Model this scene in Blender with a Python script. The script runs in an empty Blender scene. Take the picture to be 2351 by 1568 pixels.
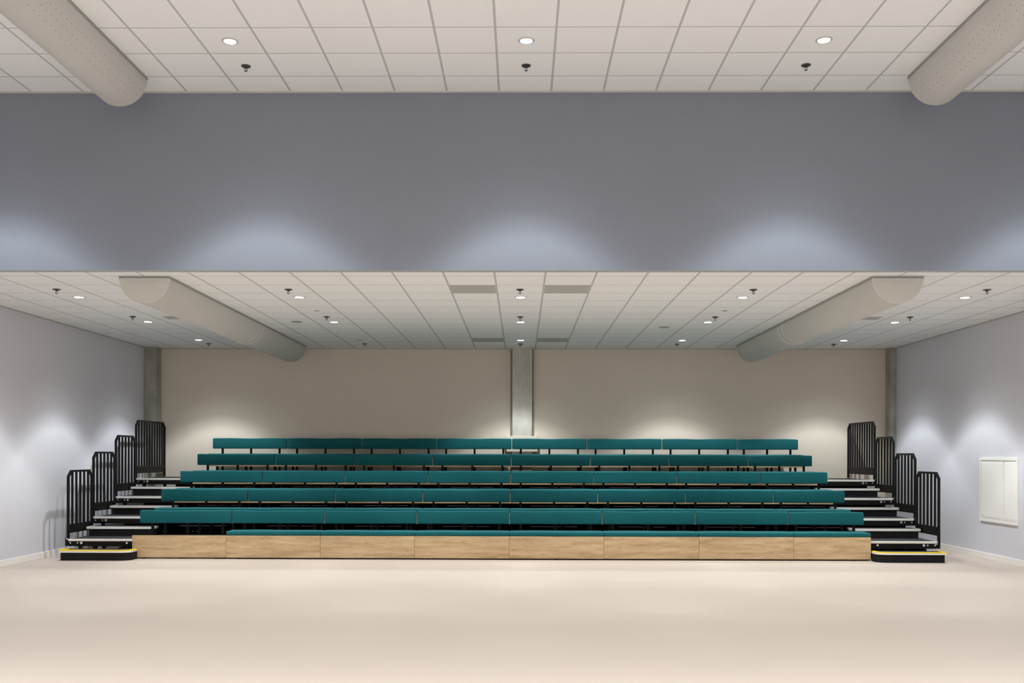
import bpy, bmesh, math, random
from mathutils import Vector, Matrix, Euler

# ---------------------------------------------------------------- camera, world, exposure
scene = bpy.context.scene
C = scene.collection
PI = math.pi
EYE = 1.632
cam_data = bpy.data.cameras.new('camera')
cam_data.sensor_fit = 'HORIZONTAL'
cam_data.sensor_width = 36.0
cam_data.lens = 36.0 * 2187.0 / 2351.0
cam_data.shift_x = 0.0
cam_data.shift_y = 261.0 / 2351.0
cam_data.clip_end = 100
cam = bpy.data.objects.new('camera', cam_data)
C.objects.link(cam)
cam.matrix_world = (Matrix.Translation((0, 0, EYE)) @ Matrix.Rotation(.0095, 4, 'Z')
                    @ Matrix.Rotation(PI / 2, 4, 'X') @ Matrix.Rotation(.0021, 4, 'Z'))
scene.camera = cam

world = bpy.data.worlds.new('world')
scene.world = world
world.use_nodes = True
world.node_tree.nodes['Background'].inputs[0].default_value = (0.8, 0.85, 1, 1)
world.node_tree.nodes['Background'].inputs[1].default_value = 0.02
scene.view_settings.view_transform = 'Standard'
scene.view_settings.look = 'None'
scene.view_settings.gamma = 1
scene.view_settings.use_curve_mapping = False
scene.view_settings.exposure = 0.0

LAMP_W = 250.0          # every downlight of the rear ceiling
HALL_W = (275.0, 110.0, 200.0, 600.0, 800.0)     # hall rows, bulkhead to camera; unseen last rows boosted to bounce light upward
LAMP_COL = (0.918, 0.982, 1.0)
SPOT_SIZE = math.radians(124)
# luminous intensity of the downlights by angle from straight down, in degrees (a wide 'batwing' beam)
BEAM = [(0, .60), (18, .68), (34, 1.0), (41, 1.0), (44.5, .45), (48, .13), (55, .03), (62, .0)]
BEAM_HALL = [(0, .60), (18, .68), (32, 1.0), (38.5, 1.0), (42, .45), (45.5, .13), (52, .03), (62, .0)]

# ---------------------------------------------------------------- dimensions
XL, XR = -7.50, 7.40
YB = 19.12                # back wall
YF = 10.955               # bulkhead face
YN = -4.0                 # wall behind the camera
ZC = 3.77                 # rear ceiling
ZU = 5.817                # hall ceiling
ZBK = 3.756               # underside of bulkhead

# ---------------------------------------------------------------- materials
def new_mat(name):
    m = bpy.data.materials.new(name)
    m.use_nodes = True
    nt = m.node_tree
    return m, nt, nt.nodes['Principled BSDF']

def setp(b, **k):
    names = {'base': 'Base Color', 'rough': 'Roughness', 'metal': 'Metallic', 'spec': 'Specular IOR Level',
             'sheen': 'Sheen Weight', 'sheen_rough': 'Sheen Roughness'}
    for a, v in k.items():
        if a in ('base',):
            v = (v[0], v[1], v[2], 1)
        b.inputs[names[a]].default_value = v

def node(nt, typ, **k):
    n = nt.nodes.new(typ)
    for a, v in k.items():
        setattr(n, a, v)
    return n

def mth(nt, op, a, b=None, c=None):
    n = nt.nodes.new('ShaderNodeMath'); n.operation = op
    for i, v in enumerate((a, b, c)):
        if v is None: continue
        if isinstance(v, (int, float)): n.inputs[i].default_value = v
        else: nt.links.new(v, n.inputs[i])
    return n.outputs[0]

def mixc(nt, fac, a, b):
    n = nt.nodes.new('ShaderNodeMix'); n.data_type = 'RGBA'
    if isinstance(fac, (int, float)): n.inputs[0].default_value = fac
    else: nt.links.new(fac, n.inputs[0])
    for i, v in ((6, a), (7, b)):
        if isinstance(v, tuple): n.inputs[i].default_value = (v[0], v[1], v[2], 1)
        else: nt.links.new(v, n.inputs[i])
    return n.outputs[2]

def noise(nt, vec, scale, detail=3, rough=.5):
    n = nt.nodes.new('ShaderNodeTexNoise')
    n.inputs['Scale'].default_value = scale
    n.inputs['Detail'].default_value = detail
    n.inputs['Roughness'].default_value = rough
    if vec is not None: nt.links.new(vec, n.inputs['Vector'])
    return n.outputs['Fac']

def ramp(nt, fac, stops):
    n = nt.nodes.new('ShaderNodeValToRGB')
    nt.links.new(fac, n.inputs[0])
    while len(n.color_ramp.elements) < len(stops): n.color_ramp.elements.new(.5)
    for e, (p, c) in zip(n.color_ramp.elements, stops):
        e.position = p; e.color = (c[0], c[1], c[2], 1) if isinstance(c, tuple) else (c, c, c, 1)
    return n.outputs[0]

def bump(nt, b, h, strength, dist):
    n = nt.nodes.new('ShaderNodeBump')
    n.inputs['Strength'].default_value = strength
    n.inputs['Distance'].default_value = dist
    nt.links.new(h, n.inputs['Height'])
    nt.links.new(n.outputs[0], b.inputs['Normal'])

def tco(nt, which='Object'):
    return nt.nodes.new('ShaderNodeTexCoord').outputs[which]

def mapped(nt, vec, scale=(1, 1, 1)):
    n = nt.nodes.new('ShaderNodeMapping')
    n.inputs['Scale'].default_value = scale
    nt.links.new(vec, n.inputs['Vector'])
    return n.outputs[0]

def plain(name, base, rough=.5, metal=0, spec=.5):
    m, nt, b = new_mat(name)
    setp(b, base=base, rough=rough, metal=metal, spec=spec)
    return m

def paint(name, base, var=.03, scale=1.2, grain=160, rough=.75):
    m, nt, b = new_mat(name)
    v = tco(nt)
    f = noise(nt, v, scale, 2)
    lo = tuple(c * (1 - var) for c in base); hi = tuple(min(1, c * (1 + var)) for c in base)
    nt.links.new(mixc(nt, f, lo, hi), b.inputs['Base Color'])
    setp(b, rough=rough, spec=.25)
    bump(nt, b, noise(nt, v, grain, 2), .12, .002)
    return m

def concrete(name, a, c):
    m, nt, b = new_mat(name)
    v = tco(nt)
    f = noise(nt, mapped(nt, v, (1, 1, .6)), 3.2, 8, .65)
    col = ramp(nt, f, [(.3, a), (.52, tuple((x + y) / 2 for x, y in zip(a, c))), (.72, c)])
    vo = nt.nodes.new('ShaderNodeTexVoronoi'); vo.inputs['Scale'].default_value = 22
    nt.links.new(v, vo.inputs['Vector'])
    pores = mth(nt, 'LESS_THAN', vo.outputs['Distance'], .05)
    nt.links.new(mixc(nt, pores, col, tuple(x * .45 for x in a)), b.inputs['Base Color'])
    setp(b, rough=.85, spec=.25)
    bump(nt, b, noise(nt, v, 40, 5), .35, .004)
    return m

def ceiling_tiles(name, x0, y0):
    """600 mm tiles: wide T bars run along the hall, thin butt joints across."""
    m, nt, b = new_mat(name)
    s = nt.nodes.new('ShaderNodeSeparateXYZ')
    v = tco(nt)
    nt.links.new(v, s.inputs[0])
    def frac(out, o):
        t = mth(nt, 'SUBTRACT', out, o)
        t = mth(nt, 'DIVIDE', t, .6)
        t = mth(nt, 'FRACT', mth(nt, 'ADD', t, 100.5))
        return mth(nt, 'ABSOLUTE', mth(nt, 'SUBTRACT', t, .5))       # 0 on the line
    bx = mth(nt, 'LESS_THAN', frac(s.outputs[0], x0), .0120 / .6)
    by = mth(nt, 'LESS_THAN', frac(s.outputs[1], y0), .0075 / .6)
    g = noise(nt, v, 240, 3)
    tile = ramp(nt, g, [(.25, (.855, .875, .875)), (.75, (.915, .935, .935))])
    c1 = mixc(nt, by, tile, (.50, .50, .485))
    c2 = mixc(nt, bx, c1, (.53, .545, .54))
    nt.links.new(c2, b.inputs['Base Color'])
    setp(b, rough=.9, spec=.15)
    line = mth(nt, 'MAXIMUM', bx, by)
    bump(nt, b, mth(nt, 'SUBTRACT', mth(nt, 'MULTIPLY', g, .06), line), .25, .004)
    return m

def wood(name):
    m, nt, b = new_mat(name)
    v = tco(nt)
    info = nt.nodes.new('ShaderNodeObjectInfo')
    add = nt.nodes.new('ShaderNodeVectorMath'); add.operation = 'MULTIPLY_ADD'
    comb = nt.nodes.new('ShaderNodeCombineXYZ')
    nt.links.new(info.outputs['Random'], comb.inputs[0]); nt.links.new(info.outputs['Random'], comb.inputs[2])
    nt.links.new(comb.outputs[0], add.inputs[0]); add.inputs[1].default_value = (31, 0, 17)
    nt.links.new(v, add.inputs[2])
    vv = add.outputs[0]
    broad = noise(nt, mapped(nt, vv, (.9, 1, 9)), 1.6, 4, .6)
    fine = noise(nt, mapped(nt, vv, (3, 1, 70)), 2.5, 5, .65)
    streak = noise(nt, mapped(nt, vv, (2.2, 1, 26)), 2.0, 3, .5)
    f = mth(nt, 'ADD', mth(nt, 'MULTIPLY', broad, .55), mth(nt, 'MULTIPLY', fine, .45))
    col = ramp(nt, f, [(.36, (.37, .24, .125)), (.5, (.55, .385, .215)), (.63, (.68, .50, .305))])
    dark = mth(nt, 'GREATER_THAN', streak, .665)
    col = mixc(nt, mth(nt, 'MULTIPLY', dark, .45), col, (.30, .19, .10))
    vo = nt.nodes.new('ShaderNodeTexVoronoi'); vo.inputs['Scale'].default_value = 2.2
    nt.links.new(mapped(nt, vv, (1, 1, 2.2)), vo.inputs['Vector'])
    knot = ramp(nt, vo.outputs['Distance'], [(0, 1.0), (.06, .8), (.1, 0.0)])
    col = mixc(nt, mth(nt, 'MULTIPLY', knot, .35), col, (.28, .17, .09))
    nt.links.new(col, b.inputs['Base Color'])
    setp(b, rough=.5, spec=.35)
    bump(nt, b, fine, .08, .001)
    return m

def fabric(name, base):
    m, nt, b = new_mat(name)
    v = tco(nt)
    g = noise(nt, v, 420, 2)
    w = noise(nt, v, 3, 2)
    f = mth(nt, 'ADD', mth(nt, 'MULTIPLY', g, .6), mth(nt, 'MULTIPLY', w, .4))
    nt.links.new(mixc(nt, f, tuple(c * .82 for c in base), tuple(c * 1.18 for c in base)), b.inputs['Base Color'])
    setp(b, rough=.9, spec=.2, sheen=.25, sheen_rough=.4)
    b.inputs['Sheen Tint'].default_value = (.35, .85, .9, 1)
    bump(nt, b, g, .25, .0015)
    return m

def duct_fabric(name):
    m, nt, b = new_mat(name)
    uv = tco(nt, 'UV')
    s = nt.nodes.new('ShaderNodeSeparateXYZ'); nt.links.new(uv, s.inputs[0])
    def fr(o, step, off=0):
        t = mth(nt, 'ADD', mth(nt, 'DIVIDE', o, step), off + 50)
        return mth(nt, 'MULTIPLY', mth(nt, 'SUBTRACT', mth(nt, 'FRACT', t), .5), step)
    a = fr(s.outputs[0], .075); bb = fr(s.outputs[1], .10)
    d = mth(nt, 'SQRT', mth(nt, 'ADD', mth(nt, 'MULTIPLY', a, a), mth(nt, 'MULTIPLY', bb, bb)))
    dot = mth(nt, 'LESS_THAN', d, .0048)
    side = mth(nt, 'ABSOLUTE', mth(nt, 'SUBTRACT', s.outputs[0], .471))   # distance from the lowest line
    band = mth(nt, 'MULTIPLY', mth(nt, 'GREATER_THAN', side, .11), mth(nt, 'LESS_THAN', side, .36))
    dot = mth(nt, 'MULTIPLY', dot, band)
    v = tco(nt)
    base = mixc(nt, noise(nt, v, 2.5, 2), (.56, .56, .53), (.61, .60, .57))
    nt.links.new(mixc(nt, dot, base, (.12, .12, .11)), b.inputs['Base Color'])
    setp(b, rough=.85, spec=.2)
    wr = noise(nt, mapped(nt, v, (3, .8, 3)), 3, 3)
    bump(nt, b, wr, .25, .02)
    return m

def floor_mat(name):
    m, nt, b = new_mat(name)
    v = tco(nt)
    g = noise(nt, v, 90, 4)
    w = noise(nt, mapped(nt, v, (.25, 1, 1)), .8, 2)
    base = mixc(nt, w, (.545, .455, .39), (.575, .48, .415))
    c = mixc(nt, mth(nt, 'MULTIPLY', g, .18), base, (.52, .44, .40))
    s = nt.nodes.new('ShaderNodeSeparateXYZ'); nt.links.new(v, s.inputs[0])
    t = mth(nt, 'ABSOLUTE', mth(nt, 'SUBTRACT', mth(nt, 'FRACT', mth(nt, 'ADD', mth(nt, 'DIVIDE', s.outputs[1], 2.0), 10.35)), .5))
    seam = mth(nt, 'LESS_THAN', t, .0012)
    c = mixc(nt, mth(nt, 'MULTIPLY', seam, .22), c, (.40, .34, .30))
    nt.links.new(c, b.inputs['Base Color'])
    setp(b, spec=.2)
    nt.links.new(ramp(nt, g, [(.3, .40), (.7, .50)]), b.inputs['Roughness'])
    bump(nt, b, noise(nt, v, 300, 2), .05, .001)
    return m

def emitter(name, col, s):
    m = bpy.data.materials.new(name); m.use_nodes = True
    nt = m.node_tree; nt.nodes.clear()
    e = nt.nodes.new('ShaderNodeEmission'); e.inputs[0].default_value = (*col, 1); e.inputs[1].default_value = s
    o = nt.nodes.new('ShaderNodeOutputMaterial'); nt.links.new(e.outputs[0], o.inputs[0])
    return m

def carpet(name):
    m, nt, b = new_mat(name)
    g = noise(nt, tco(nt), 260, 3)
    nt.links.new(ramp(nt, g, [(.3, (.014, .014, .016)), (.7, (.034, .034, .038))]), b.inputs['Base Color'])
    setp(b, rough=.8, spec=.3)
    bump(nt, b, g, .2, .002)
    return m

M = dict(
    wall_blue=paint('lavender wall paint', (.69, .685, .74)),
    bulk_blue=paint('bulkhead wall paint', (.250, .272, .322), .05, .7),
    wall_beige=paint('beige wall paint', (.72, .645, .55)),
    soffit=plain('grey soffit', (.42, .43, .42), .7),
    ceil_rear=ceiling_tiles('rear ceiling tiles', -.317, 11.376),
    ceil_hall=ceiling_tiles('hall ceiling tiles', -.262, 9.312),
    floor=floor_mat('beige sheet floor'),
    white=plain('white trim', (.93, .90, .87), .45),
    cab=plain('cabinet white', (.94, .92, .885), .45),
    cab_groove=plain('cabinet groove', (.34, .31, .27), .6),
    concrete=concrete('concrete', (.30, .29, .25), (.50, .49, .44)),
    concrete_lt=concrete('pale concrete', (.44, .425, .365), (.66, .64, .57)),
    strip=plain('brown strip', (.26, .235, .185), .6),
    wood=wood('oak laminate'),
    edge=plain('ply edge', (.62, .47, .31), .5),
    teal=fabric('teal fabric', (.008, .108, .120)),
    black=plain('black powder coat', (.0045, .0045, .0042), .5, 0, .22),
    blackm=plain('black matt', (.004, .004, .004), .8, 0, .12),
    step=plain('black step board', (.009, .009, .010), .65, 0, .2),
    carpet=carpet('dark deck carpet'),
    alu=plain('aluminium nosing', (.90, .87, .82), .38, .25),
    chrome=plain('zinc bolt', (.80, .80, .78), .3, .8),
    brass=plain('brass screw', (.85, .70, .40), .3, .6),
    yellow=plain('yellow edge strip', (.95, .66, .0), .6, 0, .2),
    duct=duct_fabric('duct fabric'),
    ductcap=plain('duct cap fabric', (.64, .63, .575), .85),
    seam=plain('duct seam', (.72, .71, .67), .7),
    rail=plain('grey duct rail', (.36, .36, .34), .5, .3),
    grille=plain('grey ceiling grille', (.46, .46, .44), .8),
    ring=plain('lamp ring', (.55, .55, .54), .45),
    lens=emitter('lamp lens', (1, .98, .95), 30),
    lens_off=plain('unlit lens', (.6, .6, .58), .4),
    sprink=plain('sprinkler metal', (.10, .10, .10), .35, .7),
    glassbulb=plain('sprinkler bulb', (.55, .52, .50), .2),
    sticker=plain('white sticker', (.85, .86, .9), .5),
    blue=plain('blue print', (.10, .14, .45), .5),
    rubber=plain('caster rubber', (.02, .02, .025), .6),
)

# ---------------------------------------------------------------- mesh helpers
def bx(bm, x0, x1, y0, y1, z0, z1, bev=0.0, seg=1):
    if x0 > x1: x0, x1 = x1, x0
    if y0 > y1: y0, y1 = y1, y0
    if z0 > z1: z0, z1 = z1, z0
    mat = Matrix.Translation(((x0 + x1) / 2, (y0 + y1) / 2, (z0 + z1) / 2)) @ Matrix.Diagonal((x1 - x0, y1 - y0, z1 - z0, 1))
    r = bmesh.ops.create_cube(bm, size=1, matrix=mat)
    if bev > 0:
        es = set()
        for v in r['verts']: es.update(v.link_edges)
        bmesh.ops.bevel(bm, geom=list(es), offset=bev, segments=seg, profile=.5, affect='EDGES')

def cyl(bm, p, r, h, axis='Z', seg=20, r2=None):
    """cylinder from p, length h along axis"""
    rot = {'Z': Matrix.Identity(4), 'Y': Matrix.Rotation(-PI / 2, 4, 'X'), 'X': Matrix.Rotation(PI / 2, 4, 'Y')}[axis]
    m = Matrix.Translation(p) @ rot @ Matrix.Translation((0, 0, h / 2))
    bmesh.ops.create_cone(bm, cap_ends=True, segments=seg, radius1=r, radius2=r if r2 is None else r2, depth=abs(h), matrix=m)

def bar(bm, a, b, w, d, up=(1, 0, 0)):
    """square bar between two points; w measured along 'up' axis, d across"""
    a = Vector(a); b = Vector(b); t = (b - a); L = t.length; t.normalize()
    u = Vector(up); u = (u - t * u.dot(t)).normalized(); v = t.cross(u)
    m = Matrix((( *u, ), ( *v, ), ( *t, ))).transposed().to_4x4()
    m = Matrix.Translation((a + b) / 2) @ m @ Matrix.Diagonal((w, d, L, 1))
    bmesh.ops.create_cube(bm, size=1, matrix=m)

def prism(bm, pts, z0, z1):
    """pts: list of (x,y) counter-clockwise"""
    lo = [bm.verts.new((x, y, z0)) for x, y in pts]
    hi = [bm.verts.new((x, y, z1)) for x, y in pts]
    bm.faces.new(list(reversed(lo))); bm.faces.new(hi)
    n = len(pts)
    for i in range(n):
        bm.faces.new((lo[i], lo[(i + 1) % n], hi[(i + 1) % n], hi[i]))

def lathe(bm, prof, seg=24):
    """prof: list of (r,z)"""
    rings = []
    for r, z in prof:
        if r < 1e-5: rings.append([bm.verts.new((0, 0, z))])
        else: rings.append([bm.verts.new((r * math.cos(2 * PI * i / seg), r * math.sin(2 * PI * i / seg), z)) for i in range(seg)])
    for a, b in zip(rings, rings[1:]):
        for i in range(seg):
            j = (i + 1) % seg
            if len(a) == 1 and len(b) == 1: continue
            if len(a) == 1: bm.faces.new((a[0], b[j], b[i]))
            elif len(b) == 1: bm.faces.new((a[i], a[j], b[0]))
            else: bm.faces.new((a[i], a[j], b[j], b[i]))

def obj(name, bm, mat, parent=None, smooth=False, loc=None):
    bmesh.ops.recalc_face_normals(bm, faces=bm.faces[:])
    me = bpy.data.meshes.new(name)
    bm.to_mesh(me); bm.free()
    me.materials.append(mat)
    if smooth:
        for p in me.polygons: p.use_smooth = True
        try: me.set_sharp_from_angle(angle=math.radians(35))
        except Exception: pass
    o = bpy.data.objects.new(name, me)
    C.objects.link(o)
    if parent is not None: o.parent = parent
    if loc is not None: o.location = loc
    return o

def B(): return bmesh.new()

def thing(name, label, cat, loc=(0, 0, 0), group=None):
    o = bpy.data.objects.new(name, None)
    o.empty_display_size = .1
    C.objects.link(o)
    o.location = loc
    o['label'] = label; o['category'] = cat
    if group: o['group'] = group
    return o

def tag(o, label, cat, group=None):
    o['label'] = label; o['category'] = cat
    if group: o['group'] = group
    return o

def struct(name, bm, mat, label=None):
    o = obj(name, bm, mat)
    o['kind'] = 'structure'
    if label: o['label'] = label
    return o

def dup(root, loc, label=None, flip=False):
    def cp(o, par):
        c = o.copy(); C.objects.link(c); c.parent = par
        if o.parent is not None: c.matrix_parent_inverse = o.matrix_parent_inverse.copy()
        for ch in o.children: cp(ch, c)
        return c
    r = cp(root, None)
    r.location = loc
    if label: r['label'] = label
    return r

ORD = ['first', 'second', 'third', 'fourth', 'fifth', 'sixth', 'seventh', 'eighth', 'ninth', 'tenth', 'eleventh']

# ================================================================ THE ROOM
b = B(); bx(b, XL - .3, XR + .3, YN - .3, YB + .3, -.12, 0); struct('floor', b, M['floor'])
b = B(); bx(b, XL - .2, XL, YN, YB + .2, 0, ZU); struct('wall_left', b, M['wall_blue'])
b = B(); bx(b, XR, XR + .2, YN, YB + .2, 0, ZU); struct('wall_right', b, M['wall_blue'])
b = B(); bx(b, XL, XR, YB, YB + .2, 0, ZC + .1); struct('wall_back', b, M['wall_beige'])
b = B(); bx(b, XL, XR, YN - .2, YN, 0, ZU); struct('wall_front', b, M['white'])
b = B(); bx(b, XL, XR, YF, YF + .108, ZBK, ZU); w_ = struct('wall_upper', b, M['bulk_blue'])
w_.data.materials.append(M['soffit'])
for p in w_.data.polygons:
    if p.normal.z < -.5: p.material_index = 1
b = B(); bx(b, XL, XR, YF + .108, YB, ZC, ZC + .08); struct('ceiling', b, M['ceil_rear'])
b = B(); bx(b, XL, XR, YN, YF, ZU, ZU + .08); struct('ceiling.001', b, M['ceil_hall'])
# edge angles of the two tiled ceilings
b = B(); bx(b, XL, XR, YF - .022, YF, ZU - .018, ZU); struct('trim_1', b, M['ring'])
b = B(); bx(b, XL, XR, YB - .02, YB, ZC - .012, ZC); struct('trim_2', b, M['grille'])
b = B(); bx(b, XL, XL + .02, YF + .11, 18.85, ZC - .012, ZC); struct('trim_3', b, M['grille'])
b = B(); bx(b, XR - .02, XR, YF + .11, 18.85, ZC - .012, ZC); struct('trim_4', b, M['grille'])
# skirting
b = B(); bx(b, XL, XL + .016, YN, 18.85, 0, .097, .003); struct('baseboard_left', b, M['white'])
b = B(); bx(b, XR - .016, XR, YN, 18.85, 0, .097, .003); struct('baseboard_right', b, M['white'])
b = B(); bx(b, -7.247, -.25, YB - .016, YB, 0, .097); struct('baseboard_back', b, M['white'])

# columns
b = B(); bx(b, XL, -7.25, 18.86, YB, 0, ZC, .004)
tag(obj('concrete_column', b, M['concrete']), 'raw brown-grey concrete column in the left rear corner of the room', 'column')
b = B(); bx(b, 7.285, XR, 18.86, YB, 0, ZC, .004)
tag(obj('concrete_column', b, M['concrete']), 'narrow stained concrete column in the right rear corner of the room', 'column')
cc = thing('concrete_column', 'pale concrete column in the middle of the beige back wall', 'column', (.02, 18.95, 0))
b = B(); bx(b, -.197, .197, 0, .17, 0, ZC, .003); obj('shaft', b, M['concrete_lt'], cc)
b = B(); bx(b, -.31, .31, -.012, .17, 1.70, 2.012, .003)
obj('collar', b, M['wall_beige'], cc)
for s in (-1, 1):
    b = B(); bx(b, s * .199, s * .228, .09, .17, 2.012, ZC - .03); obj('side_strip', b, M['strip'], cc)

# ---------------------------------------------------------------- air ducts
DR = .299
def duct(x0, y0, y1, z, label, seams, near_cap):
    L = y1 - y0
    t = thing('air_duct', label, 'duct', (x0 + DR, y0, z), 'half-round fabric air ducts')
    bm = B(); uvl = bm.loops.layers.uv.new('UVMap')
    na, ny = 32, max(8, int(L / .25))
    rnd = random.Random(int(abs(x0) * 100) + int(y0))
    grid = []
    for j in range(ny + 1):
        y = L * j / ny; row = []
        for i in range(na + 1):
            a = PI * i / na
            r = DR + .0025 * math.sin(y * 2.1 + i * .35) * math.sin(a)
            row.append(bm.verts.new((-math.cos(a) * r, y, -.022 - math.sin(a) * r)))
        grid.append(row)
    for j in range(ny):
        for i in range(na):
            f = bm.faces.new((grid[j][i], grid[j][i + 1], grid[j + 1][i + 1], grid[j + 1][i]))
            for lp, (ii, jj) in zip(f.loops, ((i, j), (i + 1, j), (i + 1, j + 1), (i, j + 1))):
                lp[uvl].uv = (PI * DR * ii / na, L * jj / ny)
    me_o = obj('duct_sleeve', bm, M['duct'], t, True)
    for yy, sgn in ((0, -1), (L, 1)):
        bm = B()
        c0 = bm.verts.new((0, yy + sgn * .02, -.022 - DR * .42)); rim = []
        for i in range(na + 1):
            a = PI * i / na
            rim.append((-math.cos(a) * DR, -.022 - math.sin(a) * DR))
        mid = [bm.verts.new((x * .6, yy + sgn * .017, (zz + .022) * .6 - .022 - DR * .15)) for x, zz in rim]
        out = [bm.verts.new((x, yy, zz)) for x, zz in rim]
        for i in range(na):
            bm.faces.new((out[i], out[i + 1], mid[i + 1], mid[i])); bm.faces.new((mid[i], mid[i + 1], c0))
        bm.faces.new((mid[-1], mid[0], c0)); bm.faces.new((out[-1], out[0], mid[0], mid[-1]))
        obj('end_cap', bm, M['ductcap'], t, True)
    def ring(y, name, r=DR + .004, w=.009):
        bm = B(); prev = None
        for i in range(na + 1):
            a = PI * i / na
            cur = [bm.verts.new((-math.cos(a) * rr, y + yy, -.022 - math.sin(a) * rr)) for rr, yy in ((r - .006, -w), (r, -w), (r, w), (r - .006, w))]
            if prev:
                for k in range(4): bm.faces.new((prev[k], prev[(k + 1) % 4], cur[(k + 1) % 4], cur[k]))
            prev = cur
        obj(name, bm, M['seam'], t, True)
    for s in seams: ring(s - y0, 'seam', DR + .005, .008)
    ring(.008, 'end_hem', DR + .005, .010)
    bm = B()
    bx(bm, -DR - .006, -DR + .012, -.004, L + .004, -.03, 0); bx(bm, DR - .012, DR + .006, -.004, L + .004, -.03, 0)
    bx(bm, -DR + .012, DR - .012, -.004, .012, -.018, 0); bx(bm, -DR + .012, DR - .012, L - .012, L + .004, -.018, 0)
    obj('mounting_rail', bm, M['rail'], t)
duct(-4.822, 11.375, 18.66, ZC, 'long half-round grey fabric duct under the rear ceiling, left', (15.60, 15.35), True)
duct(4.175, 11.36, 18.53, ZC, 'long half-round grey fabric duct under the rear ceiling, right', (15.60, 15.35), True)
duct(-4.76, YN + .5, 10.54, ZU, 'half-round fabric duct under the high hall ceiling, top left', (), False)
duct(4.257, YN + .5, 10.54, ZU, 'half-round fabric duct under the high hall ceiling, top right', (), False)

# ---------------------------------------------------------------- ceiling lamps
def make_downlight(lit, power, label, beam=BEAM):
    t = thing('downlight', label, 'ceiling lamp', (0, 0, 0), 'round recessed downlights')
    b = B(); lathe(b, [(.060, -.001), (.062, -.007), (.078, -.006), (.084, -.001), (.084, .0), (.060, .0)], 32)
    obj('trim_ring', b, M['ring'], t, True)
    b = B(); cyl(b, (0, 0, -.006), .060, .005, seg=32)
    obj('lens', b, M['lens'] if lit else M['lens_off'], t)
    if lit:
        ld = bpy.data.lights.new('bulb', 'SPOT')
        ld.energy = power; ld.color = LAMP_COL
        ld.spot_size = SPOT_SIZE; ld.spot_blend = .05; ld.shadow_soft_size = .045
        ld.use_nodes = True
        nt = ld.node_tree
        em = nt.nodes['Emission']
        sx = nt.nodes.new('ShaderNodeSeparateXYZ')
        nt.links.new(nt.nodes.new('ShaderNodeTexCoord').outputs['Normal'], sx.inputs[0])
        ang = mth(nt, 'DIVIDE', mth(nt, 'ARCCOSINE', mth(nt, 'MINIMUM', mth(nt, 'ABSOLUTE', sx.outputs[2]), .99999)), PI / 2)
        nt.links.new(ramp(nt, ang, [(a / 90, v) for a, v in beam]), em.inputs['Strength'])
        lo = bpy.data.objects.new('bulb', ld); C.objects.link(lo); lo.parent = t
        lo.location = (0, 0, -.055)
    return t
rear_x = (-6.01, -3.01, -.01, 2.985, 5.97)
side_w = ['far left', 'left of centre', 'centre', 'right of centre', 'far right']
rows_w = ['near row', 'middle row', 'back row']
proto = None
for j, y in enumerate((12.88, 15.28, 17.69)):
    for i, x in enumerate(rear_x):
        lab = 'lit round downlight in the rear ceiling, %s, %s' % (rows_w[j], side_w[i])
        if j == 2 and i == 1:
            t = make_downlight(False, 0, 'unlit round downlight in the rear ceiling near the back wall, left of centre')
            t.location = (x, y, ZC)
        elif proto is None:
            proto = make_downlight(True, LAMP_W, lab); proto.location = (x, y, ZC)
        else:
            dup(proto, (x, y, ZC), lab)
hall_w = ['bulkhead row', 'second row', 'third row', 'fourth row', 'fifth row']
for j in range(5):
    hp = None
    for i, x in enumerate((-5.95, -2.955, .045, 3.04, 6.04)):
        lab = 'lit round downlight in the high hall ceiling, %s, %s' % (hall_w[j], side_w[i])
        p = (x, 9.615 - 2.4 * j, ZU)
        if hp is None:
            hp = make_downlight(True, HALL_W[j], lab, BEAM_HALL); hp.location = p
        else: dup(hp, p, lab)

# ---------------------------------------------------------------- sprinklers
sp = thing('sprinkler', 'x', 'sprinkler', (0, 0, 0), 'dark sprinkler heads under the ceilings')
b = B(); lathe(b, [(0, 0), (.045, 0), (.05, -.004), (.048, -.010), (.02, -.016), (0, -.016)], 24); obj('escutcheon', b, M['sprink'], sp, True)
b = B(); lathe(b, [(0, -.014), (.014, -.014), (.014, -.026), (.008, -.030), (0, -.030)], 14)
for s in (-1, 1):
    bar(b, (s * .010, 0, -.026), (s * .017, 0, -.040), .004, .005, (0, 1, 0)); bar(b, (s * .017, 0, -.040), (s * .006, 0, -.058), .004, .005, (0, 1, 0))
obj('frame', b, M['sprink'], sp, True)
b = B(); lathe(b, [(0, -.030), (.004, -.032), (.004, -.052), (0, -.054)], 8); obj('glass_bulb', b, M['glassbulb'], sp, True)
b = B(); lathe(b, [(0, -.057), (.015, -.057), (.015, -.060), (0, -.062)], 16); obj('deflector', b, M['sprink'], sp, True)
first = True
for j, y in enumerate((12.28, 14.70, 18.28)):
    for i, x in enumerate((-6.02, -3.01, -.017, 2.985, 5.975)):
        lab = 'dark sprinkler head under the rear ceiling, %s, %s' % (rows_w[j], side_w[i])
        if first: sp.location = (x, y, ZC); sp['label'] = lab; first = False
        else: dup(sp, (x, y, ZC), lab)
for i, x in enumerate((-2.97, .046, 3.041)):
    dup(sp, (x, 10.225, ZU), 'dark sprinkler head under the high hall ceiling, %s' % ('left', 'middle', 'right')[i])

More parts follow.
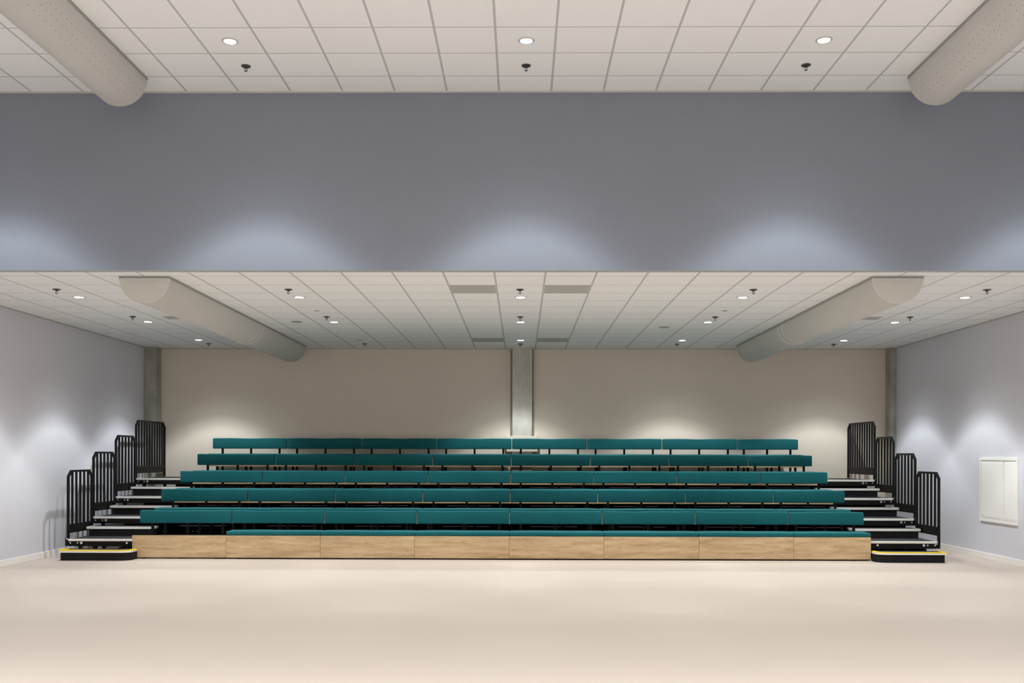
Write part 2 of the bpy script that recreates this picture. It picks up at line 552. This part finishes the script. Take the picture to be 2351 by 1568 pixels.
# ---------------------------------------------------------------- other ceiling fittings
for (x, y, l) in ((-.617, 12.277, 'near pair, left'), (.583, 12.277, 'near pair, right'),
                  (-.617, 17.677, 'far pair, left'), (.583, 17.677, 'far pair, right')):
    b = B(); bx(b, x - .286, x + .286, y - .296, y + .296, ZC - .004, ZC)
    tag(obj('air_grille', b, M['grille']), 'square grey air grille filling a tile of the rear ceiling, ' + l, 'air grille', 'grey air grilles in the rear ceiling')
for (x, y, l) in ((-3.61, 15.27, 'left'), (2.38, 15.885, 'right')):
    t = thing('ceiling_speaker', 'flat round grey speaker in the rear ceiling, %s of the middle' % l, 'speaker', (x, y, ZC), 'round ceiling speakers')
    b = B(); lathe(b, [(.088, -.001), (.09, -.006), (.095, -.004), (.095, 0), (.088, 0)], 32); obj('rim', b, M['grille'], t, True)
    b = B(); cyl(b, (0, 0, -.004), .088, .0035, seg=32); obj('speaker_grille', b, M['rail'], t)
for (x, y, l) in ((-3.03, 14.09, 'left'), (3.0, 14.07, 'right')):
    t = thing('smoke_detector', 'small white round detector flush in the rear ceiling, %s' % l, 'smoke detector', (x, y, ZC), 'round smoke detectors')
    b = B(); lathe(b, [(0, -.006), (.045, -.005), (.052, 0)], 28); obj('cover_ring', b, M['ring'], t, True)
    b = B(); lathe(b, [(0, -.016), (.014, -.014), (.017, -.005), (0, -.005)], 16); obj('sensor', b, M['rail'], t, True)
for (x, y, l) in ((-5.42, 14.82, 'left'), (5.42, 14.82, 'right')):
    t = thing('ceiling_vent', 'small square vent in the rear ceiling beside the %s fabric duct' % l, 'vent', (x, y, ZC), 'small square ceiling vents')
    b = B(); bx(b, -.14, .14, -.15, .15, -.006, 0, .002); obj('vent_frame', b, M['ring'], t)
    b = B(); bx(b, -.12, .12, -.13, -.02, -.010, -.006); bx(b, -.12, .12, .02, .13, -.010, -.006); obj('vent_louvre', b, M['grille'], t)

# ================================================================ THE GRANDSTAND
DX0, DX1 = -7.14, 6.51                      # decks, with the stairs at both ends
BX0, BX1 = -6.085, 5.440                    # benches
UW = 1.4757                                 # one bench unit
RZ = [0, .305, .600, .900, 1.215]           # bench heights
DZ = [.293, .590, .888, 1.188]              # deck heights
DY = [14.95, 15.835, 16.72, 17.60]          # deck fronts
BY = [14.85 + .895 * i for i in range(5)]   # bench fronts

tier_w = ['lowest', 'second', 'third', 'topmost']
for k in range(4):
    z, y0 = DZ[k], DY[k]
    y1 = DY[k + 1] + .14 if k < 3 else 18.92
    t = thing('grandstand_tier', '%s black carpeted deck tier of the retractable grandstand' % tier_w[k], 'grandstand tier', (0, y0, 0), 'tiers of the grandstand')
    D = y1 - y0
    b = B(); bx(b, DX0, DX1, .03, D, z - .035, z)
    obj('deck', b, M['carpet'], t)
    for (a0, a1) in ((DX0, BX0 + (.0 if k else -.006)), (BX1 + .01, DX1)):
        b = B(); bx(b, a0, a1, 0, .045, z - .032, z + .003, .004); obj('nosing', b, M['alu'], t)
    b = B(); bx(b, BX0, BX1, .0, .030, z - .035, z)
    obj('inner_nosing', b, M['black'], t)
    # C channel under the nosing
    b = B(); bx(b, DX0, DX1, .012, .030, z - .112, z - .034); bx(b, DX0, DX1, .03, .07, z - .112, z - .105)
    obj('front_beam', b, M['black'], t)
    # closed riser behind the benches and part of the stairs
    b = B(); bx(b, [-6.3, -6.66, -6.70, -6.45][k], 6.42, .132, .145, DZ[k - 1] + .002 if k else .03, z - .036)
    if k: obj('riser_panel', b, M['blackm'], t)
    else: b.free()
    # side beams
    b = B()
    for xs in (DX0 + .01, DX1 - .05):
        bx(b, xs, xs + .04, .05, D, z - .105, z - .036)
    obj('side_beam', b, M['black'], t)
    # stanchions down to the floor with casters
    for xs in (-7.02, -6.64, -5.2, -3.72, -2.25, -.77, .7, 2.18, 3.65, 4.9, 6.08, 6.38):
        zl = DZ[k - 1] + .002 if k else .0
        yl = .078 if k else .14
        b = B(); bx(b, xs - .022, xs + .022, yl, yl + .05, zl, z - .036); obj('leg', b, M['black'], t)
    for xs in ((-6.80, -.3, 5.86) if k == 0 else ()):
        b = B(); cyl(b, (xs - .02, .20, .055), .055, .04, 'X', 20); bx(b, xs - .026, xs + .026, .17, .23, .06, z - .036)
        obj('caster', b, M['rubber'], t, True)
    # bolts on the beam
    for xs, r in ((DX0 + .035, .012), (DX0 + .15, .012), (DX0 + .21, .020), (DX0 + .93 if k == 0 else -6.10, .0165 if k == 0 else .011),
                  (DX1 - .035, .012), (DX1 - .15, .012), (DX1 - .21, .020), (DX1 - .93 if k == 0 else 5.47, .0165 if k == 0 else .011)):
        b = B(); cyl(b, (xs, .012, z - .058), r, -.010, 'Y', 16); obj('bolt', b, M['chrome'], t, True)
    # corner plates
    for s, xs in ((-1, DX0), (1, DX1)):
        b = B(); bx(b, xs + s * .002, xs + s * .045, .0, .010, z - .11, z + .022)
        obj('corner_plate', b, M['black'], t)
        b = B(); cyl(b, (xs + s * .012, .0, z + .005), .013, -.012, 'Y', 14); obj('corner_bolt', b, M['chrome'], t, True)
    if k == 0:
        # hooks that hold the loose first step, and slanted arms behind
        for xs in (DX0 + .21, DX0 + .93, DX1 - .93, DX1 - .21):
            b = B(); bx(b, xs - .004, xs + .022, -.006, .008, .13, z - .075, .003); obj('step_hook', b, M['black'], t)
        for (xa, xb_) in ((5.62, 6.02), (-6.05, -6.55)):
            b = B(); bar(b, (xa, .08, .235), (xb_, .10, .02), .012, .10, (0, 1, 0)); bar(b, (xa, .30, .235), (xb_, .30, .02), .45, .012, (0, 1, 0))
            obj('slanted_plate', b, M['step'], t)
        b = B(); bx(b, BX0 - .02, -6.10, .06, .5, .01, z - .11); obj('side_panel', b, M['blackm'], t)
        b = B(); bx(b, 5.45, 6.46, .42, .44, .01, z - .11); obj('back_panel', b, M['blackm'], t)
        b = B(); bx(b, DX1 - .03, DX1 + .01, -.002, .0, z - .045, z - .012); obj('sticker', b, M['sticker'], t)
        b = B(); bx(b, DX1 - .018, DX1 - .002, -.004, -.002, z - .037, z - .020); obj('sticker_mark', b, M['blue'], t)
        # zinc cross bars and bolts seen in the dark below the first bench row
        for xs in [BX0 + .13 + .49 * n_ for n_ in range(24)]:
            b = B(); cyl(b, (xs, .87, .355), .007, -.008, 'Y', 10); cyl(b, (xs + .07, .87, .355), .006, -.008, 'Y', 10)
            obj('riser_bolt', b, M['chrome'], t, True)
    # thin bright lines along the risers
    for n_ in range(8 if k else 0):
        xa = BX0 + UW * n_ + .35; xb_ = min(xa + .78, BX1 - .1)
        b = B(); bx(b, xa, xb_, .126, .132, z - .158, z - .152); obj('riser_line', b, M['alu'], t)

# -------- benches
def cushion(x0, x1, y0, y1, z0, z1, seed, r=.018, wave=.004):
    """soft upholstered block: rounded box with gently wavy faces"""
    bm = B()
    bx(bm, x0, x1, y0, y1, z0, z1)
    # slice lengthwise so the top edge can sag and swell
    n = 22
    for i in range(1, n):
        x = x0 + (x1 - x0) * i / n
        bmesh.ops.bisect_plane(bm, geom=bm.verts[:] + bm.edges[:] + bm.faces[:], plane_co=(x, 0, 0), plane_no=(1, 0, 0))
    es = [e for e in bm.edges if len(e.link_faces) == 2 and e.calc_face_angle() > .5]
    bmesh.ops.bevel(bm, geom=es, offset=r, segments=4, profile=.5, affect='EDGES')
    rnd = random.Random(seed); ph = [rnd.uniform(0, 6.28) for _ in range(6)]
    for v in bm.verts:
        u = (v.co.x - x0) / (x1 - x0)
        wv = wave * (math.sin(u * 6.5 + ph[0]) * .6 + math.sin(u * 13 + ph[1]) * .4)
        puff = math.sin(PI * max(0, min(1, u))) ** .35
        tz = (v.co.z - z0) / (z1 - z0)
        if tz > .5: v.co.z += wv + .004 * (puff - 1)
        ty = (v.co.y - y0) / (y1 - y0)
        if ty < .5: v.co.y += wave * .8 * math.sin(u * 9 + ph[2]) + .006 * (1 - puff) - .004 * math.sin(PI * tz)
    return bm

proto_mesh = {}
def make_bench(width, row1, padded, seed, top=False):
    """bench unit with origin at left front floor corner of its row"""
    t = thing('bench', 'x', 'bench', (0, 0, 0), 'teal padded bench units of the grandstand')
    w = width
    pb = .02 if row1 else .188
    b = B(); bx(b, .0018, w - .0018, 0, .020, pb, .366, .0012)
    pn = obj('front_panel', b, M['wood'], t)
    off = [.118 * w, .5 * w, .884 * w]
    for i, xo in enumerate([w * .12, w * .502, w * .885]):
        for zz in ([.336, .222] if row1 else [.222]):
            b = B(); lathe(b, [(0, .0), (.0065, .0), (.0055, .003), (0, .0042)], 10)
            o = obj('screw', b, M['brass'], pn, True)
            o.location = (xo, 0, zz); o.rotation_euler = (PI / 2, 0, 0)
    if padded:
        b = B(); bx(b, .004, w - .004, .022, .30, .346, .366, .002); obj('seat_board', b, M['edge'], t)
        obj('seat_cushion', cushion(.001, w - .001, -.006, .300, .367, .438, seed + 50, .02, .0018), M['teal'], t, True)
    obj('backrest', cushion(.005, w - .005, .290, .350, .535, .742, seed, .017, .005), M['teal'], t, True)
    b = B(); bx(b, .03, w - .03, .352, .362, .555, .722, .002); obj('back_board', b, M['black'], t)
    for xo in [w * .12, w * .502, w * .885]:
        b = B(); bx(b, xo - .019, xo + .019, .364, .398, .296 if row1 else (-.024 if top else .296), .70, .003); obj('back_post', b, M['black'], t)
        if padded or row1:
            b = B()
            bx(b, xo - .024, xo + .024, .022, .28, .322, .345)
            bx(b, xo - .022, xo + .022, .030, .058, 0 if row1 else -.006, .322)
            obj('seat_bracket', b, M['black'], t)
    if row1:
        b = B(); bx(b, .0, w, .068, .085, .0, .10); obj('toe_shade_board', b, M['blackm'], t)  # black board added for the dark shadow beneath the front panel
    return t

row_w = ['front row', 'second row up', 'third row up', 'fourth row up', 'top row']
protos = {}
for r in range(5):
    for i in range(8):
        x0 = BX0 + UW * i
        w = UW if i < 7 else BX1 - x0
        row1 = (r == 0)
        bare = row1 and i == 0
        var = (i * 3 + r * 5) % 3
        key = (i == 7, row1, bare, var, r == 4)
        if bare: lab = 'bench unit without seat cushion, oak panel at the left end of the front row'
        elif i == 0: lab = 'teal padded bench at the left end of the grandstand\'s %s' % row_w[r]
        elif i == 7: lab = 'shorter teal padded bench at the right end of the grandstand\'s %s' % row_w[r]
        else: lab = 'teal padded bench, %s from the left in the %s' % (ORD[i], row_w[r])
        loc = (x0, BY[r], RZ[r])
        if key not in protos:
            t = make_bench(w, row1, not bare, 7 + var * 3 + (20 if i == 7 else 0), r == 4)
            t.location = loc; t['label'] = lab
            protos[key] = t
        else:
            dup(protos[key], loc, lab)

# -------- steps
def step_outline(x0, x1, y0, y1, inner, cut):
    """plan outline, counter-clockwise, with the inner front corner cut round; inner = +1 when it is the x1 side"""
    pts = []
    arc = [(cut * (1 - math.sin(a)), .62 * cut * (1 - math.cos(a))) for a in [0, .30, .62, .95, 1.25]]
    if inner > 0:
        pts = [(x0, y1), (x0, y0)]
        pts += [(x1 - dx, y0 + dy) for dx, dy in arc]
        pts += [(x1, y0 + .62 * cut), (x1, y1)]
    else:
        pts = [(x0, y1), (x0, y0 + .62 * cut)]
        pts += [(x0 + dx, y0 + dy) for dx, dy in reversed(arc)]
        pts += [(x1, y0), (x1, y1)]
    return pts

def rim(bm, pts, w, z0, z1, cx, cy):
    """ribbon following the open front outline, w wide inwards"""
    n = len(pts)
    def inset(i):
        p = Vector(pts[i]); a = Vector(pts[max(i - 1, 0)]); c = Vector(pts[min(i + 1, n - 1)])
        d = (c - a).normalized(); nrm = Vector((-d.y, d.x))
        k = 1.0
        if 0 < i < n - 1:
            d1 = (p - a).normalized(); k = 1 / max(.5, abs(d1.dot(d)))
        return p + nrm * w * k
    prev = None
    for i in range(n):
        p = pts[i]; q = inset(i)
        cur = [bm.verts.new((p[0], p[1], z0)), bm.verts.new((p[0], p[1], z1)), bm.verts.new((q.x, q.y, z1)), bm.verts.new((q.x, q.y, z0))]
        if prev:
            for k in range(4): bm.faces.new((prev[k], prev[(k + 1) % 4], cur[(k + 1) % 4], cur[k]))
        else: bm.faces.new(cur)
        prev = cur
    bm.faces.new(list(reversed(prev)))

def make_step(x0, x1, yf, yb, zb, zt, inner, label, first_step):
    t = thing('stair_step', label, 'step', ((x0 + x1) / 2, yf, zb), 'black carpeted stair steps')
    hx = (x1 - x0) / 2; D = yb - yf; H = zt - zb
    cut = .20 if first_step else .085
    ov = .022 if first_step else .034
    out = step_outline(-hx, hx, 0, D, inner, cut)
    body = step_outline(-hx + (ov if inner > 0 else .004), hx - (ov if inner < 0 else .004), .018, D, inner, cut)
    if not first_step:
        body = [(-hx + ov, D), (-hx + ov, .02), (hx - ov, .02), (hx - ov, D)] if False else body
    b = B(); prism(b, body, 0, H - .036); obj('step_box', b, M['step'], t)
    b = B(); prism(b, [(x * .985, y * .97 + .012) for x, y in out], H - .037, H - .001); obj('tread', b, M['carpet'], t)
    b = B(); rim(b, out, .034, H - .036, H + .0005, 0, 0); obj('nosing', b, M['alu'], t)
    if first_step:
        b = B(); rim(b, [(x * 1.002, y - .0015) for x, y in out], .050, H - .008, H + .003, 0, 0); obj('yellow_strip', b, M['yellow'], t)
    return t
for s, side in ((1, 'left'), (-1, 'right')):
    if s > 0: xa, xb_, yf = -7.09, -6.00, 14.545
    else: xa, xb_, yf = 5.445, 6.495, 14.59
    make_step(xa, xb_, yf, 14.842, 0, .158, s, 'loose first step with yellow edge strip on the floor, %s stairs' % side, True)
    for k in range(3):
        if s > 0: xa, xb_ = -7.125, -6.04
        else: xa, xb_ = 5.40, 6.50
        make_step(xa, xb_, DY[k] + .60, DY[k + 1] + .012, DZ[k] + .001, DZ[k] + .152, s,
                  'half-height black step on the %s tier of the %s stairs' % (tier_w[k], side), False)

# -------- guard rails
def make_rail(L, nb, label, s):
    t = thing('guard_rail', label, 'guard rail', (0, 0, 0), 'black barred guard rails of the stairs')
    T = .034; top = 1.085; ch = .105; cy = .115
    path = [(T / 2, .0), (T / 2, top - ch), (cy, top - T / 2), (L - cy, top - T / 2), (L - T / 2, top - ch), (L - T / 2, .0)]
    b = B()
    for (a, c) in zip(path, path[1:]):
        bar(b, (0, a[0], a[1]), (0, c[0], c[1]), T, T, (1, 0, 0))
    for p in path[1:-1]:
        m = Matrix.Translation((0, p[0], p[1])); cyl(b, (-T / 2, p[0], p[1]), T / 2, T, 'X', 14)
    obj('frame', b, M['black'], t)
    b = B(); bx(b, -.012, .012, T, L - T, .200, .224); obj('bottom_rail', b, M['black'], t)
    for i in range(nb):
        y = T / 2 + (L - T) * (i + 1) / (nb + 1)
        zt = top - T
        if y < cy: zt = top - ch + (y - T / 2) / (cy - T / 2) * ch - T
        if L - y < cy: zt = top - ch + (L - y - T / 2) / (cy - T / 2) * ch - T
        b = B(); bx(b, -.0145, .0145, y - .0115, y + .0115, .222, zt + .01); obj('baluster', b, M['black'], t)
    b = B(); bx(b, -.004, .004, T + .022, L - T - .022, .085 + (.0), .192)
    cylr = .03
    bx(b, -.014, .014, T + .025, L - T - .025, .182, .200)
    obj('toe_board', b, M['black'], t)
    for y in (T / 2, L - T / 2):
        b = B(); bx(b, -.0165 if y > .1 else -.0165, .0165, y - .026, y + .026, -.10 if y < .1 else -.0, .195, .003); obj('post_sleeve', b, M['black'], t)
    return t
short = None; long_ = None
rail_y = {1: [14.975, 15.865, 16.745, 17.63], -1: [14.93, 15.83, 16.745, 17.645]}
for s, side, x in ((1, 'left', -7.157), (-1, 'right', 6.529)):
    for k in range(4):
        loc = (x, rail_y[s][k], DZ[k] + .004)
        where = ['lowest, beside the yellow-edged step', 'second from the bottom', 'third from the bottom', 'topmost and widest'][k]
        lab = 'black barred guard rail of the %s stairs, %s' % (side, where)
        if k < 3:
            if short is None: short = make_rail(.858, 5, lab, s); short.location = loc
            else: dup(short, loc, lab)
        else:
            if long_ is None: long_ = make_rail(1.44, 10, lab, s); long_.location = loc
            else: dup(long_, loc, lab)

# ---------------------------------------------------------------- wall cabinet
t = thing('wall_cabinet', 'white flush two-door cabinet in the blue right-hand wall', 'cabinet', (XR, 14.245, .597))
W_, H_ = 1.156, 1.012
b = B()
bx(b, -.022, 0, 0, W_, H_ - .045, H_, .002); bx(b, -.022, 0, 0, W_, 0, .05, .002)
bx(b, -.022, 0, 0, .035, .05, H_ - .045, .002); bx(b, -.022, 0, W_ - .035, W_, .05, H_ - .045, .002)
obj('cabinet_frame', b, M['cab'], t)
b = B(); bx(b, -.006, 0, .036, W_ - .036, .05, H_ - .045); obj('cabinet_recess', b, M['cab_groove'], t)
for (a0, a1) in ((.045, .376), (.419, W_ - .045)):
    b = B(); bx(b, -.018, -.007, a0, a1, .055, H_ - .056, .002)
    d = obj('door', b, M['cab'], t)
    b = B(); bx(b, -.021, -.018, a0 + .02, a1 - .02, .075, H_ - .085, .001); obj('door_panel', b, M['cab'], d)
b = B(); bx(b, -.019, -.007, .388, .407, .055, H_ - .056, .001); obj('mullion', b, M['cab'], t)
b = B(); bx(b, -.027, -.021, W_ - .135, W_ - .065, .10, .205, .002); obj('lock_plate', b, M['white'], t)
